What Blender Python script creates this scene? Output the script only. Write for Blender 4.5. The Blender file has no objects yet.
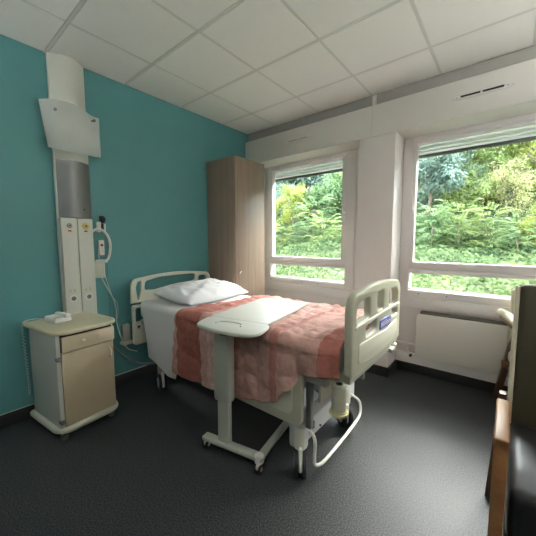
import bpy, bmesh, math, random
from mathutils import Vector, Matrix, noise
R=math.radians; PI=math.pi
C=bpy.context.scene.collection
random.seed(7)

# ------------------------------------------------------------------ materials
def mat(name,col,rough=.5,metal=0,bump=0,bscale=200,var=0,vscale=8,coat=0,spec=.5,trans=0):
    m=bpy.data.materials.new(name); m.use_nodes=True; nt=m.node_tree; b=nt.nodes['Principled BSDF']
    b.inputs['Base Color'].default_value=(*col,1); b.inputs['Roughness'].default_value=rough
    b.inputs['Metallic'].default_value=metal; b.inputs['Coat Weight'].default_value=coat
    b.inputs['Specular IOR Level'].default_value=spec
    if var or bump:
        tc=nt.nodes.new('ShaderNodeTexCoord')
    if var:
        n=nt.nodes.new('ShaderNodeTexNoise'); n.inputs['Scale'].default_value=vscale; n.inputs['Detail'].default_value=4
        nt.links.new(tc.outputs['Object'],n.inputs['Vector'])
        mx=nt.nodes.new('ShaderNodeMix'); mx.data_type='RGBA'
        mx.inputs['A'].default_value=(*[c*(1-var) for c in col],1); mx.inputs['B'].default_value=(*[min(1,c*(1+var)) for c in col],1)
        nt.links.new(n.outputs['Fac'],mx.inputs['Factor']); nt.links.new(mx.outputs['Result'],b.inputs['Base Color'])
    if bump:
        n=nt.nodes.new('ShaderNodeTexNoise'); n.inputs['Scale'].default_value=bscale; n.inputs['Detail'].default_value=3
        nt.links.new(tc.outputs['Object'],n.inputs['Vector'])
        bp=nt.nodes.new('ShaderNodeBump'); bp.inputs['Strength'].default_value=bump; bp.inputs['Distance'].default_value=.002
        nt.links.new(n.outputs['Fac'],bp.inputs['Height']); nt.links.new(bp.outputs['Normal'],b.inputs['Normal'])
    return m
M={}
M['teal']=mat('teal_paint',(.085,.262,.265),.55,bump=.15,bscale=300,var=.04,vscale=3)
M['white_wall']=mat('white_wall_paint',(.71,.67,.65),.6,bump=.1,bscale=250,var=.02)
M['bulkhead']=mat('bulkhead_paint',(.63,.62,.565),.5,var=.02)
M['tile']=mat('ceiling_tile',(.84,.83,.78),.85,bump=.3,bscale=150,var=.02,vscale=20)
M['tbar']=mat('ceiling_bar',(.68,.68,.62),.5)
M['greystrip']=mat('grey_strip',(.33,.32,.29),.6)
M['skirt']=mat('dark_vinyl_skirting',(.022,.023,.022),.4)
M['grille_shade']=mat('shaded_radiator_grille',(.10,.095,.08),.6)  # shadow of the recess above the radiator put into the grille's colour
M['back_paint']=mat('dark_grey_low_bounce',(.10,.11,.10),.7)  # unseen back wall, coloured dark to cut bounced light
M['shadewood']=mat('shaded_wood',(.09,.045,.018),.35)  # chair wood darkened as if in shade, for the backlit legs and stretchers
M['upvc']=mat('white_window_plastic',(.78,.75,.74),.35)
M['shutter']=mat('shutter_slats',(.80,.81,.79),.5)
M['bed']=mat('bed_plastic',(.60,.60,.49),.38)
M['bed_dark']=mat('bed_plastic_olive',(.47,.465,.36),.4)
M['bed_frame']=mat('bed_frame_paint',(.40,.40,.34),.4)
M['grey_steel']=mat('grey_steel',(.16,.165,.15),.4,metal=.3)
M['chassis']=mat('chassis_paint',(.50,.51,.50),.4)
M['column_grey']=mat('table_column_paint',(.40,.42,.355),.4)
M['table']=mat('table_laminate',(.60,.61,.54),.4)
M['rubber']=mat('black_rubber',(.012,.012,.012),.5)
M['plastic_w']=mat('white_plastic',(.72,.72,.68),.35)
M['tube_w']=mat('pale_tube',(.62,.62,.58),.3)
M['collar']=mat('yellowed_collar',(.55,.52,.28),.4)
M['cab_side']=mat('cabinet_white',(.58,.58,.53),.5)
M['cab_top']=mat('cabinet_top_beige',(.56,.50,.34),.4,var=.05)
M['cab_front']=mat('cabinet_front_gold',(.47,.39,.26),.42,var=.05,vscale=3)
M['hinge']=mat('hinge_grey',(.2,.2,.2),.4,metal=.6)
M['sheet']=mat('white_cotton',(.74,.74,.74),.9,bump=.3,bscale=90)
M['pillow']=mat('white_pillow_cotton',(.70,.70,.71),.9,bump=.3,bscale=60)
M['gridwhite']=mat('column_white',(.62,.63,.56),.4)
M['colgrey']=mat('column_grey_metal',(.20,.205,.205),.35,metal=.4)
M['dark']=mat('dark_recess',(.02,.02,.02),.8)
M['black']=mat('black_plastic',(.012,.012,.012),.35)
M['red']=mat('red_plastic',(.6,.03,.02),.4)
M['yellow']=mat('yellow_plastic',(.65,.5,.05),.4)
M['chrome']=mat('chrome',(.7,.7,.7),.2,metal=1)
M['cable']=mat('pale_cable',(.50,.54,.50),.45)
M['cable_dk']=mat('grey_cable',(.09,.11,.11),.5)
M['rad']=mat('radiator_enamel',(.68,.655,.60),.4)
M['cream']=mat('cream_vinyl',(.55,.50,.38),.45,bump=.2,bscale=80)
M['olive']=mat('shaded_khaki_vinyl',(.045,.038,.020),.5,bump=.2,bscale=80)  # shade on the window-backed cushion put into the dark khaki
M['blackvinyl']=mat('black_vinyl',(.010,.010,.011),.48,bump=.1,bscale=60)
M['blue']=mat('badge_blue',(.10,.13,.42),.4)
M['white']=mat('lettering_white',(.8,.8,.85),.5)
M['facade']=mat('outside_render',(.5,.48,.44),.8)
M['logo']=mat('dark_marking',(.03,.03,.03),.6)

def wood(name,c1,c2,rough=.4,axis='Z',scale=1):
    m=bpy.data.materials.new(name); m.use_nodes=True; nt=m.node_tree; b=nt.nodes['Principled BSDF']
    tc=nt.nodes.new('ShaderNodeTexCoord'); mp=nt.nodes.new('ShaderNodeMapping')
    s={'X':(1.2,25,25),'Y':(25,1.2,25),'Z':(22,22,.9)}[axis]; mp.inputs['Scale'].default_value=[q*scale for q in s]
    n=nt.nodes.new('ShaderNodeTexNoise'); n.inputs['Scale'].default_value=1; n.inputs['Detail'].default_value=5; n.inputs['Distortion'].default_value=.6
    cr=nt.nodes.new('ShaderNodeValToRGB'); cr.color_ramp.elements[0].position=.3; cr.color_ramp.elements[1].position=.7
    cr.color_ramp.elements[0].color=(*c1,1); cr.color_ramp.elements[1].color=(*c2,1)
    nt.links.new(tc.outputs['Object'],mp.inputs['Vector']); nt.links.new(mp.outputs['Vector'],n.inputs['Vector'])
    nt.links.new(n.outputs['Fac'],cr.inputs['Fac']); nt.links.new(cr.outputs['Color'],b.inputs['Base Color'])
    b.inputs['Roughness'].default_value=rough
    return m
M['ward']=wood('wardrobe_laminate',(.22,.16,.12),(.28,.21,.16),.45,'Z',1.5)
M['armwood']=wood('varnished_beech',(.19,.085,.03),(.29,.145,.058),.42,'Y',.6)

def floor_mat():
    m=bpy.data.materials.new('speckled_vinyl_floor'); m.use_nodes=True; nt=m.node_tree; b=nt.nodes['Principled BSDF']
    tc=nt.nodes.new('ShaderNodeTexCoord')
    n=nt.nodes.new('ShaderNodeTexVoronoi'); n.inputs['Scale'].default_value=95
    n2=nt.nodes.new('ShaderNodeTexNoise'); n2.inputs['Scale'].default_value=160; n2.inputs['Detail'].default_value=3
    cr=nt.nodes.new('ShaderNodeValToRGB'); e=cr.color_ramp.elements
    e[0].position=.42; e[0].color=(.013,.014,.014,1); e[1].position=.62; e[1].color=(.068,.077,.081,1)
    nt.links.new(tc.outputs['Object'],n.inputs['Vector']); nt.links.new(tc.outputs['Object'],n2.inputs['Vector'])
    nt.links.new(n2.outputs['Fac'],cr.inputs['Fac']); nt.links.new(cr.outputs['Color'],b.inputs['Base Color'])
    mr=nt.nodes.new('ShaderNodeMapRange'); mr.inputs['To Min'].default_value=.45; mr.inputs['To Max'].default_value=.62; b.inputs['Specular IOR Level'].default_value=.22
    nt.links.new(n2.outputs['Fac'],mr.inputs['Value']); nt.links.new(mr.outputs['Result'],b.inputs['Roughness'])
    bp=nt.nodes.new('ShaderNodeBump'); bp.inputs['Strength'].default_value=.15; bp.inputs['Distance'].default_value=.001
    nt.links.new(n2.outputs['Fac'],bp.inputs['Height']); nt.links.new(bp.outputs['Normal'],b.inputs['Normal'])
    return m
M['floor']=floor_mat()

def glass_mat():
    m=bpy.data.materials.new('window_glass'); m.use_nodes=True; nt=m.node_tree; nt.nodes.clear()
    o=nt.nodes.new('ShaderNodeOutputMaterial'); t=nt.nodes.new('ShaderNodeBsdfTransparent'); t.inputs[0].default_value=(.93,.96,.94,1)
    g=nt.nodes.new('ShaderNodeBsdfGlossy'); g.inputs['Roughness'].default_value=.02
    fr=nt.nodes.new('ShaderNodeFresnel'); fr.inputs[0].default_value=1.25
    mx=nt.nodes.new('ShaderNodeMixShader')
    nt.links.new(fr.outputs[0],mx.inputs[0]); nt.links.new(t.outputs[0],mx.inputs[1]); nt.links.new(g.outputs[0],mx.inputs[2]); nt.links.new(mx.outputs[0],o.inputs[0])
    return m
M['glass']=glass_mat()
def frosted():
    m=bpy.data.materials.new('frosted_acrylic'); m.use_nodes=True; nt=m.node_tree; nt.nodes.clear()
    o=nt.nodes.new('ShaderNodeOutputMaterial'); t=nt.nodes.new('ShaderNodeBsdfTransparent'); t.inputs[0].default_value=(.92,.95,.93,1)
    d=nt.nodes.new('ShaderNodeBsdfDiffuse'); d.inputs[0].default_value=(.97,.98,.97,1); tr=nt.nodes.new('ShaderNodeBsdfTranslucent'); tr.inputs[0].default_value=(.88,.9,.87,1)
    a=nt.nodes.new('ShaderNodeMixShader'); a.inputs[0].default_value=.12; b=nt.nodes.new('ShaderNodeMixShader'); b.inputs[0].default_value=.5
    nt.links.new(d.outputs[0],a.inputs[1]); nt.links.new(tr.outputs[0],a.inputs[2]); nt.links.new(t.outputs[0],b.inputs[1]); nt.links.new(a.outputs[0],b.inputs[2]); nt.links.new(b.outputs[0],o.inputs[0])
    return m
M['frost']=frosted()

def leaf_mat(name,c1,c2,c3):
    m=bpy.data.materials.new(name); m.use_nodes=True; nt=m.node_tree; b=nt.nodes['Principled BSDF']; o=nt.nodes['Material Output']
    tc=nt.nodes.new('ShaderNodeTexCoord'); n=nt.nodes.new('ShaderNodeTexNoise'); n.inputs['Scale'].default_value=1.6; n.inputs['Detail'].default_value=6; n.inputs['Roughness'].default_value=.8
    nt.links.new(tc.outputs['Object'],n.inputs['Vector'])
    cr=nt.nodes.new('ShaderNodeValToRGB'); e=cr.color_ramp.elements; e[0].position=.36; e[1].position=.66; e[0].color=(*c1,1); e[1].color=(*c3,1)
    k=e.new(.5); k.color=(*c2,1)
    nt.links.new(n.outputs['Fac'],cr.inputs['Fac']); nt.links.new(cr.outputs['Color'],b.inputs['Base Color'])
    b.inputs['Roughness'].default_value=.7; b.inputs['Specular IOR Level'].default_value=.15
    tr=nt.nodes.new('ShaderNodeBsdfTranslucent'); nt.links.new(cr.outputs['Color'],tr.inputs[0])
    mx=nt.nodes.new('ShaderNodeMixShader'); mx.inputs[0].default_value=.45
    nt.links.new(b.outputs[0],mx.inputs[1]); nt.links.new(tr.outputs[0],mx.inputs[2]); nt.links.new(mx.outputs[0],o.inputs[0])
    return m
M['leaf_mid']=leaf_mat('mid_green_leaves',(.055,.10,.042),(.15,.235,.10),(.28,.38,.18))
M['leaf_dark']=leaf_mat('blue_green_leaves',(.055,.09,.07),(.15,.215,.165),(.27,.34,.27))
M['leaf_ivy']=leaf_mat('ivy_leaves',(.045,.085,.035),(.11,.17,.065),(.20,.26,.10))
M['leaf_yellow']=leaf_mat('yellow_green_leaves',(.11,.14,.035),(.26,.30,.07),(.42,.44,.12))
M['leaf_lime']=leaf_mat('lime_leaves',(.085,.125,.045),(.23,.30,.10),(.40,.46,.19))
M['leaf_brown']=leaf_mat('olive_brown_leaves',(.13,.125,.065),(.32,.33,.14),(.48,.46,.22))
M['bark']=mat('bark',(.16,.13,.09),.9,var=.3,vscale=12,bump=.5,bscale=30)
M['soil']=mat('hillside_soil',(.07,.09,.04),.95,var=.4,vscale=3)

def quilt_mat():
    m=bpy.data.materials.new('striped_quilt_cotton'); m.use_nodes=True; nt=m.node_tree; b=nt.nodes['Principled BSDF']
    tc=nt.nodes.new('ShaderNodeTexCoord'); sp=nt.nodes.new('ShaderNodeSeparateXYZ'); nt.links.new(tc.outputs['Object'],sp.inputs[0])
    nz=nt.nodes.new('ShaderNodeTexNoise'); nz.inputs['Scale'].default_value=9; nz.inputs['Detail'].default_value=2; nt.links.new(tc.outputs['Object'],nz.inputs['Vector'])
    ad=nt.nodes.new('ShaderNodeMath'); ad.operation='MULTIPLY_ADD'; ad.inputs[1].default_value=.05; nt.links.new(nz.outputs['Fac'],ad.inputs[0]); nt.links.new(sp.outputs['X'],ad.inputs[2])
    mr=nt.nodes.new('ShaderNodeMapRange'); mr.inputs['From Min'].default_value=.6; mr.inputs['From Max'].default_value=2.4; nt.links.new(ad.outputs[0],mr.inputs['Value'])
    cr=nt.nodes.new('ShaderNodeValToRGB'); cr.color_ramp.interpolation='CONSTANT'
    salmon=(.38,.135,.10); pink=(.56,.335,.285); rose=(.42,.19,.16); pale=(.62,.42,.37)
    stops=[(.6,pink),(.845,salmon),(1.14,pink),(1.22,pale),(1.30,pink),(1.42,rose),(1.50,pink),(1.80,rose),(1.845,pink),(2.11,salmon)]
    e=cr.color_ramp.elements
    while len(e)>1: e.remove(e[-1])
    e[0].position=0; e[0].color=(*pink,1)
    for x,c in stops[1:]:
        q=e.new((x-.6)/1.8); q.color=(*c,1)
    nt.links.new(mr.outputs['Result'],cr.inputs['Fac'])
    n2=nt.nodes.new('ShaderNodeTexNoise'); n2.inputs['Scale'].default_value=30; n2.inputs['Detail'].default_value=5; nt.links.new(tc.outputs['Object'],n2.inputs['Vector'])
    c2=nt.nodes.new('ShaderNodeValToRGB'); c2.color_ramp.elements[0].position=.35; c2.color_ramp.elements[0].color=(.80,.73,.71,1); c2.color_ramp.elements[1].position=.65; c2.color_ramp.elements[1].color=(1.0,1.0,1.0,1)
    nt.links.new(n2.outputs['Fac'],c2.inputs['Fac'])
    mx=nt.nodes.new('ShaderNodeMix'); mx.data_type='RGBA'; mx.blend_type='MULTIPLY'; mx.inputs['Factor'].default_value=1
    nt.links.new(cr.outputs['Color'],mx.inputs['A']); nt.links.new(c2.outputs['Color'],mx.inputs['B']); nt.links.new(mx.outputs['Result'],b.inputs['Base Color'])
    b.inputs['Roughness'].default_value=.85
    bp=nt.nodes.new('ShaderNodeBump'); bp.inputs['Strength'].default_value=.5; bp.inputs['Distance'].default_value=.006
    nt.links.new(n2.outputs['Fac'],bp.inputs['Height']); nt.links.new(bp.outputs['Normal'],b.inputs['Normal'])
    return m
M['quilt']=quilt_mat()

# ------------------------------------------------------------------ helpers
def link(name,me,m,parent=None):
    o=bpy.data.objects.new(name,me); C.objects.link(o)
    if m is not None:
        for mm in (m if isinstance(m,(list,tuple)) else [m]): me.materials.append(mm)
    if parent is not None: o.parent=parent
    return o
def tag(o,label=None,cat=None,group=None,kind=None):
    if label: o['label']=label
    if cat: o['category']=cat
    if group: o['group']=group
    if kind: o['kind']=kind
    return o
def empty(name,loc,rz,label,cat,group=None):
    o=bpy.data.objects.new(name,None); C.objects.link(o); o.location=loc; o.rotation_euler=(0,0,rz); o.empty_display_size=.1
    return tag(o,label,cat,group)
def struct(o): o['kind']='structure'; return o

class MB:
    def __init__(s): s.bm=bmesh.new()
    def box(s,x0,x1,y0,y1,z0,z1,bev=0,mi=0,M4=None,seg=2):
        b=bmesh.new(); bmesh.ops.create_cube(b,size=1)
        bmesh.ops.scale(b,vec=(x1-x0,y1-y0,z1-z0),verts=b.verts); bmesh.ops.translate(b,vec=((x0+x1)/2,(y0+y1)/2,(z0+z1)/2),verts=b.verts)
        if bev: bmesh.ops.bevel(b,geom=b.edges[:],offset=bev,segments=seg,affect='EDGES',profile=.5)
        return s._add(b,mi,M4,bev>0)
    def _add(s,b,mi,M4,smooth=False):
        if M4 is not None: bmesh.ops.transform(b,matrix=M4,verts=b.verts)
        for f in b.faces: f.material_index=mi; f.smooth=smooth
        me=bpy.data.meshes.new('t'); b.to_mesh(me); b.free(); s.bm.from_mesh(me); bpy.data.meshes.remove(me); return s
    def cyl(s,p,q,r,r2=None,seg=20,mi=0,bev=0):
        p=Vector(p);q=Vector(q); d=q-p; L=d.length; r2=r if r2 is None else r2
        b=bmesh.new(); bmesh.ops.create_cone(b,cap_ends=True,segments=seg,radius1=r,radius2=r2,depth=L)
        if bev: bmesh.ops.bevel(b,geom=[e for e in b.edges if len(e.link_faces)==2 and any(len(f.verts)>4 for f in e.link_faces)],offset=bev,segments=2,affect='EDGES')
        M4=Matrix.Translation((p+q)/2)@d.to_track_quat('Z','Y').to_matrix().to_4x4()
        return s._add(b,mi,M4,True)
    def sph(s,c,r,sc=(1,1,1),mi=0,seg=16):
        b=bmesh.new(); bmesh.ops.create_uvsphere(b,u_segments=seg,v_segments=seg//2,radius=r)
        return s._add(b,mi,Matrix.Translation(c)@Matrix.Diagonal((*sc,1)),True)
    def tube(s,pts,r,seg=8,mi=0,closed=False,smooth=True,sub=6):
        if sub>1 and len(pts)>2: pts=catmull(pts,sub)
        pts=[Vector(p) for p in pts]; b=bmesh.new(); rings=[]; up=Vector((0,0,1)); prev=None
        for i,p in enumerate(pts):
            d=(pts[min(i+1,len(pts)-1)]-pts[max(i-1,0)]).normalized()
            if prev is None:
                a=d.cross(up); a=a if a.length>.05 else d.cross(Vector((1,0,0))); a.normalize()
            else:
                a=prev-d*prev.dot(d); a.normalize()
            prev=a; c=d.cross(a)
            rings.append([b.verts.new(p+(a*math.cos(2*PI*k/seg)+c*math.sin(2*PI*k/seg))*r) for k in range(seg)])
        for i in range(len(rings)-1):
            for k in range(seg): b.faces.new((rings[i][k],rings[i][(k+1)%seg],rings[i+1][(k+1)%seg],rings[i+1][k]))
        b.faces.new(rings[0][::-1]); b.faces.new(rings[-1])
        return s._add(b,mi,None,True)
    def build(s,name,m,parent=None,smooth_angle=True):
        bmesh.ops.recalc_face_normals(s.bm,faces=s.bm.faces)
        me=bpy.data.meshes.new(name); s.bm.to_mesh(me); s.bm.free()
        if smooth_angle:
            try: me.set_sharp_from_angle(angle=R(38))
            except Exception: pass
        return link(name,me,m,parent)
def catmull(P,n):
    P=[Vector(p) for p in P]; out=[]; Q=[P[0]*2-P[1]]+P+[P[-1]*2-P[-2]]
    for i in range(1,len(Q)-2):
        a,b,c,d=Q[i-1:i+3]
        for k in range(n):
            t=k/n; out.append(.5*((2*b)+(c-a)*t+(2*a-5*b+4*c-d)*t*t+(3*b-a-3*c+d)*t**3))
    out.append(P[-1]); return out
def rrect(x0,x1,y0,y1,r,n=6):
    rs=r if isinstance(r,(list,tuple)) else [r]*4   # bl, br, tr, tl
    out=[]
    for (cx,cy,a0,rr) in ((x0+rs[0],y0+rs[0],180,rs[0]),(x1-rs[1],y0+rs[1],270,rs[1]),(x1-rs[2],y1-rs[2],0,rs[2]),(x0+rs[3],y1-rs[3],90,rs[3])):
        for k in range(n+1):
            a=R(a0+90*k/n); out.append((cx+rr*math.cos(a),cy+rr*math.sin(a)))
    return out
def plate(name,loops,thick,bev,M4,m,parent=None):
    """flat board with rounded edges and cut-outs: first loop is the outline, the others are holes"""
    cu=bpy.data.curves.new('c','CURVE'); cu.dimensions='2D'; cu.fill_mode='BOTH'; cu.extrude=thick/2-bev; cu.bevel_depth=bev; cu.bevel_resolution=2; cu.offset=-bev
    for L in loops:
        sp=cu.splines.new('POLY'); sp.points.add(len(L)-1); sp.use_cyclic_u=True
        for i,(x,y) in enumerate(L): sp.points[i].co=(x,y,0,1)
    o=bpy.data.objects.new('c',cu); C.objects.link(o); dg=bpy.context.evaluated_depsgraph_get()
    me=bpy.data.meshes.new_from_object(o.evaluated_get(dg)); bpy.data.objects.remove(o); bpy.data.curves.remove(cu)
    me.transform(M4); me.name=name
    b=bmesh.new(); b.from_mesh(me); bmesh.ops.remove_doubles(b,verts=b.verts,dist=1e-5); bmesh.ops.recalc_face_normals(b,faces=b.faces)
    for f in b.faces: f.smooth=True
    b.to_mesh(me); b.free(); me.set_sharp_from_angle(angle=R(40)); me.materials.clear()
    return link(name,me,m,parent)
# matrices mapping a plate's (x,y) to world: YZ plane (facing +x), XZ plane, XY plane
YZ=lambda x:Matrix(((0,0,1,x),(1,0,0,0),(0,1,0,0),(0,0,0,1)))
XZ=lambda y:Matrix(((1,0,0,0),(0,0,-1,y),(0,1,0,0),(0,0,0,1)))
XY=lambda z:Matrix.Translation((0,0,z))
def text(name,s,size,M4,m,parent=None,ext=.0006):
    cu=bpy.data.curves.new('t','FONT'); cu.body=s; cu.size=size; cu.align_x='CENTER'; cu.align_y='CENTER'; cu.extrude=ext; cu.resolution_u=2
    o=bpy.data.objects.new('t',cu); C.objects.link(o); dg=bpy.context.evaluated_depsgraph_get()
    me=bpy.data.meshes.new_from_object(o.evaluated_get(dg)); bpy.data.objects.remove(o); bpy.data.curves.remove(cu)
    me.transform(M4); me.materials.clear(); me.name=name
    return link(name,me,m,parent)
def under(o,root):
    o.parent=root; o.matrix_parent_inverse=(Matrix.Translation(root.location)@root.rotation_euler.to_matrix().to_4x4()).inverted()
def copy_tree(o,parent=None):
    c=o.copy(); C.objects.link(c)
    if parent is not None: c.parent=parent
    for ch in list(o.children): copy_tree(ch,c)
    return c

# ------------------------------------------------------------------ room
H=2.812; XR=4.30; YB=-4.40; YW=.24
struct(MB().box(-.15,XR+.15,YB-.15,.42,-.1,0).build('floor',M['floor']))
# ceiling: 600 mm lay-in tiles and a white bar grid, one surface
cb=MB(); xs=[0]+[.4986+.6*i for i in range(7)]; xs=[x for x in xs if x<XR]+[XR]
ys=[0]+[-(.4627+.6*i) for i in range(8)]; ys=[y for y in ys if y>YB]+[YB]
for i in range(len(xs)-1):
    for j in range(len(ys)-1):
        cb.box(xs[i]+.011,xs[i+1]-.011,ys[j+1]+.014,ys[j]-.014,H-.001,H+.02,0,0)
for x in xs[1:-1]: cb.box(x-.009,x+.009,YB,0,H+.001,H+.02,0,1)
for y in ys[1:-1]: cb.box(0,XR,y-.0105,y+.0105,H-.001,H+.0195,0,1)
cb.box(-.15,XR+.15,YB-.15,.42,H+.02,H+.12,0,0)
struct(cb.build('ceiling',[M['tile'],M['tbar']]))
struct(MB().box(-.15,0,YB-.15,.42,0,H+.02).build('wall_left',M['teal']))
struct(MB().box(XR,XR+.15,YB-.15,.42,0,H+.02).build('wall_right',M['white_wall']))
# back wall with a door behind the camera
struct(MB().box(0,2.55,YB-.15,YB,0,H+.02).box(3.60,XR,YB-.15,YB,0,H+.02).box(2.55,3.60,YB-.15,YB,2.1,H+.02).build('wall_back',M['back_paint']))
d=struct(MB().box(2.56,3.59,YB-.08,YB-.03,.005,2.09,.003).build('door_1',M['ward']))
MB().cyl((2.66,YB-.04,1.03),(2.66,YB+.03,1.03),.012).cyl((2.66,YB+.03,1.03),(2.80,YB+.03,1.03),.010).build('door_handle',M['chrome'],d)
# window wall
W=[(.144,1.45),(1.962,3.62)]; ZS,ZT=.80,2.42
wb=MB()
wb.box(0,XR,YW,.42,0,ZS); wb.box(0,XR,YW,.42,ZT,H+.02)
wb.box(0,W[0][0],YW,.42,ZS,ZT); wb.box(W[0][1],W[1][0],YW,.42,ZS,ZT); wb.box(W[1][1],XR,YW,.42,ZS,ZT)
wb.box(1.60,1.955,-.055,YW,0,2.41,.006)
struct(wb.build('wall_window',M['white_wall']))
struct(MB().box(0.002,1.595,YW-.025,YW,.69,.795,.004).box(1.96,XR,YW-.025,YW,.69,.795,.004).build('trim_1',M['upvc']))
bk=MB(); bk.box(0.002,1.716,-.055,.235,2.397,2.695,.006); bk.box(1.722,XR,-.055,.235,2.397,2.695,.006); bk.box(1.7,1.74,-.05,.2,2.41,2.68)
bk.box(.002,XR,-.063,-.05,2.392,2.404,.004)
struct(bk.build('trim_2',M['bulkhead']))
struct(MB().box(0,XR,0,.2,2.695,H).build('trim_3',M['greystrip']))
struct(MB().box(1.705,1.745,-.012,.0,2.70,H-.003,.002).build('trim_4',M['bulkhead']))
# low conduit trunking along the window wall
struct(MB().box(1.958,XR-.01,YW-.05,YW,.105,.205,.005).build('trim_5',M['upvc']))
def skirting(name,x0,x1,y0,y1,face):
    b=MB(); b.box(x0,x1,y0,y1,0,.098,.0015)
    if face=='x': b.box(x0,x1-.004,y0,y1,.096,.101,0,1)
    elif face=='-y': b.box(x0,x1,y0+.004,y1,.096,.101,0,1)
    return struct(b.build(name,[M['skirt'],M['bulkhead']]))
skirting('baseboard_left',0,.014,YB,YW-.002,'x')
skirting('baseboard_window',.014,1.595,YW-.014,YW,'-y')
skirting('baseboard_window_right',1.96,XR,YW-.014,YW,'-y')
b=MB(); b.box(1.585,1.972,-.07,-.055,0,.098).box(1.955,1.970,-.07,YW-.014,0,.098).box(1.585,1.6,-.07,YW-.014,0,.098)
struct(b.build('baseboard_pier',M['skirt']))
skirting('baseboard_right',XR-.014,XR,YB,YW-.02,'')
# exterior face of the building and an unseen overhang added to block sky light
struct(MB().box(-6,-.15,.1,.42,-1.5,3.5).box(XR+.15,9,.1,.42,-1.5,3.5).box(-6,9,.1,.42,H+.12,3.5).box(-6,9,.1,.9,3.5,3.65).box(-6,9,.1,.42,-1.5,-.1).build('trim_6',M['facade']))

def window(n,x0,x1,sash_x1,glass):
    w=bpy.data.objects.new('window_%d'%n,None); C.objects.link(w); w.location=((x0+x1)/2,YW,ZS); struct(w)
    cx=(x0+x1)/2
    def P(b,name,m,par=w):
        o=b.build(name,m,par); o.data.transform(Matrix.Translation((-cx,-YW,-ZS))) if par is w else None; return o
    g0,g1=glass
    f=MB(); y0,y1=YW-.012,.36
    f.box(x0,g0-.03,y0,y1,ZS,ZT,.004); f.box(g1+.055,x1,y0,y1,ZS,ZT,.004)
    f.box(x0+.01,x1-.01,y0+.001,y1,ZS,.87,.004); f.box(x0+.01,x1-.01,y0+.001,y1,1.053,1.085,.004); f.box(x0+.01,x1-.01,y0+.001,y1,2.36,ZT,.004)
    P(f,'window_frame',M['upvc'])
    # lower fixed light: beads around the glass
    f=MB(); f.box(g0-.035,g1+.06,.262,.30,.866,.884,.002).box(g0-.035,g1+.06,.262,.30,1.042,1.058,.002); P(f,'glazing_bead',M['upvc'])
    f=MB(); f.box(g0-.04,g1+.07,.300,.306,.862,1.066); P(f,'lower_pane',M['glass'])
    # opening sash
    s=MB(); a0,a1=YW-.004,.31
    s.box(g0-.04,g0,a0,a1,1.09,2.36,.005); s.box(g1,g1+.07,a0,a1,1.09,2.36,.005); s.box(g0-.03,g1+.06,a0+.001,a1,1.088,1.160,.005); s.box(g0-.03,g1+.06,a0+.001,a1,2.335,2.365,.005)
    s=P(s,'sash',M['upvc'])
    f=MB(); f.box(g0-.01,g1+.01,.30,.306,1.155,2.34); P(f,'upper_pane',M['glass'])
    # rolled shutter seen through the top of the glass
    sh=MB(); z=2.225
    sh.box(g0-.03,g1+.05,.350,.366,z-.012,z+.02,.003,1)
    for k in range(4):
        zz=z+.022+k*.045; sh.cyl((g0-.03,.362,zz+.02),(g1+.05,.362,zz+.02),.021,seg=12)
    P(sh,'roller_shutter',[M['shutter'],M['hinge']])
    # cranked handle
    hx=(g1+.038) if n==1 else (g0-.018); hz=1.70
    h=MB(); h.box(hx-.013,hx+.013,YW-.016,YW-.004,hz-.05,hz+.03,.004); h.cyl((hx,YW-.01,hz),(hx,YW-.045,hz),.008,seg=10)
    h.box(hx-.009,hx+.009,YW-.052,YW-.038,hz-.02,hz+.11,.005); h=P(h,'window_handle',M['plastic_w'])
    k=MB()
    for xx in ([g0+.5,g1-.3] if n==1 else [g0+.07,g0+.32,g0+.9]): k.cyl((xx,YW-.013,.835),(xx,YW-.006,.835),.006,seg=8)
    P(k,'drain_cap',M['hinge'])
    return w
window(1,W[0][0],W[0][1],1.365,(.235,1.285))
window(2,W[1][0],W[1][1],3.5,(2.078,3.44))
# shutter crank rod in window 1 corner
def vent(x0,x1,label,dark):
    v=empty('air_vent',((x0+x1)/2,-.055,2.55),0,label,'vent','slot vents on the bulkhead')
    L=(x1-x0)/2
    b=plate('vent_body',[[(-L,0),(-L+.03,-.014),(L-.03,-.014),(L,0),(L-.03,.016),(-L+.03,.016)]],.012,.003,XZ(-.008),M['plastic_w'],v)
    s=MB()
    s.box(-L+.06,-.008,-.018,-.012,-.004,.009); s.box(.008,L-.06,-.018,-.012,-.004,.009)
    s.build('slot',M['dark'] if dark else M['bed_frame'],v)
    s=MB(); s.box(-L+.055,L-.055,-.02,-.012,.011,.016,.001); s.build('hood',M['plastic_w'],v)
    for xx in (-L+.035,L-.035): MB().cyl((xx,-.012,0),(xx,-.017,0),.004,seg=8).build('screw',M['hinge'],v)
vent(2.40,2.80,'white slot vent with two black slits above the wide right window',True)
vent(.67,1.05,'white slot vent with pale slits above the narrow left window',False)

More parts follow.
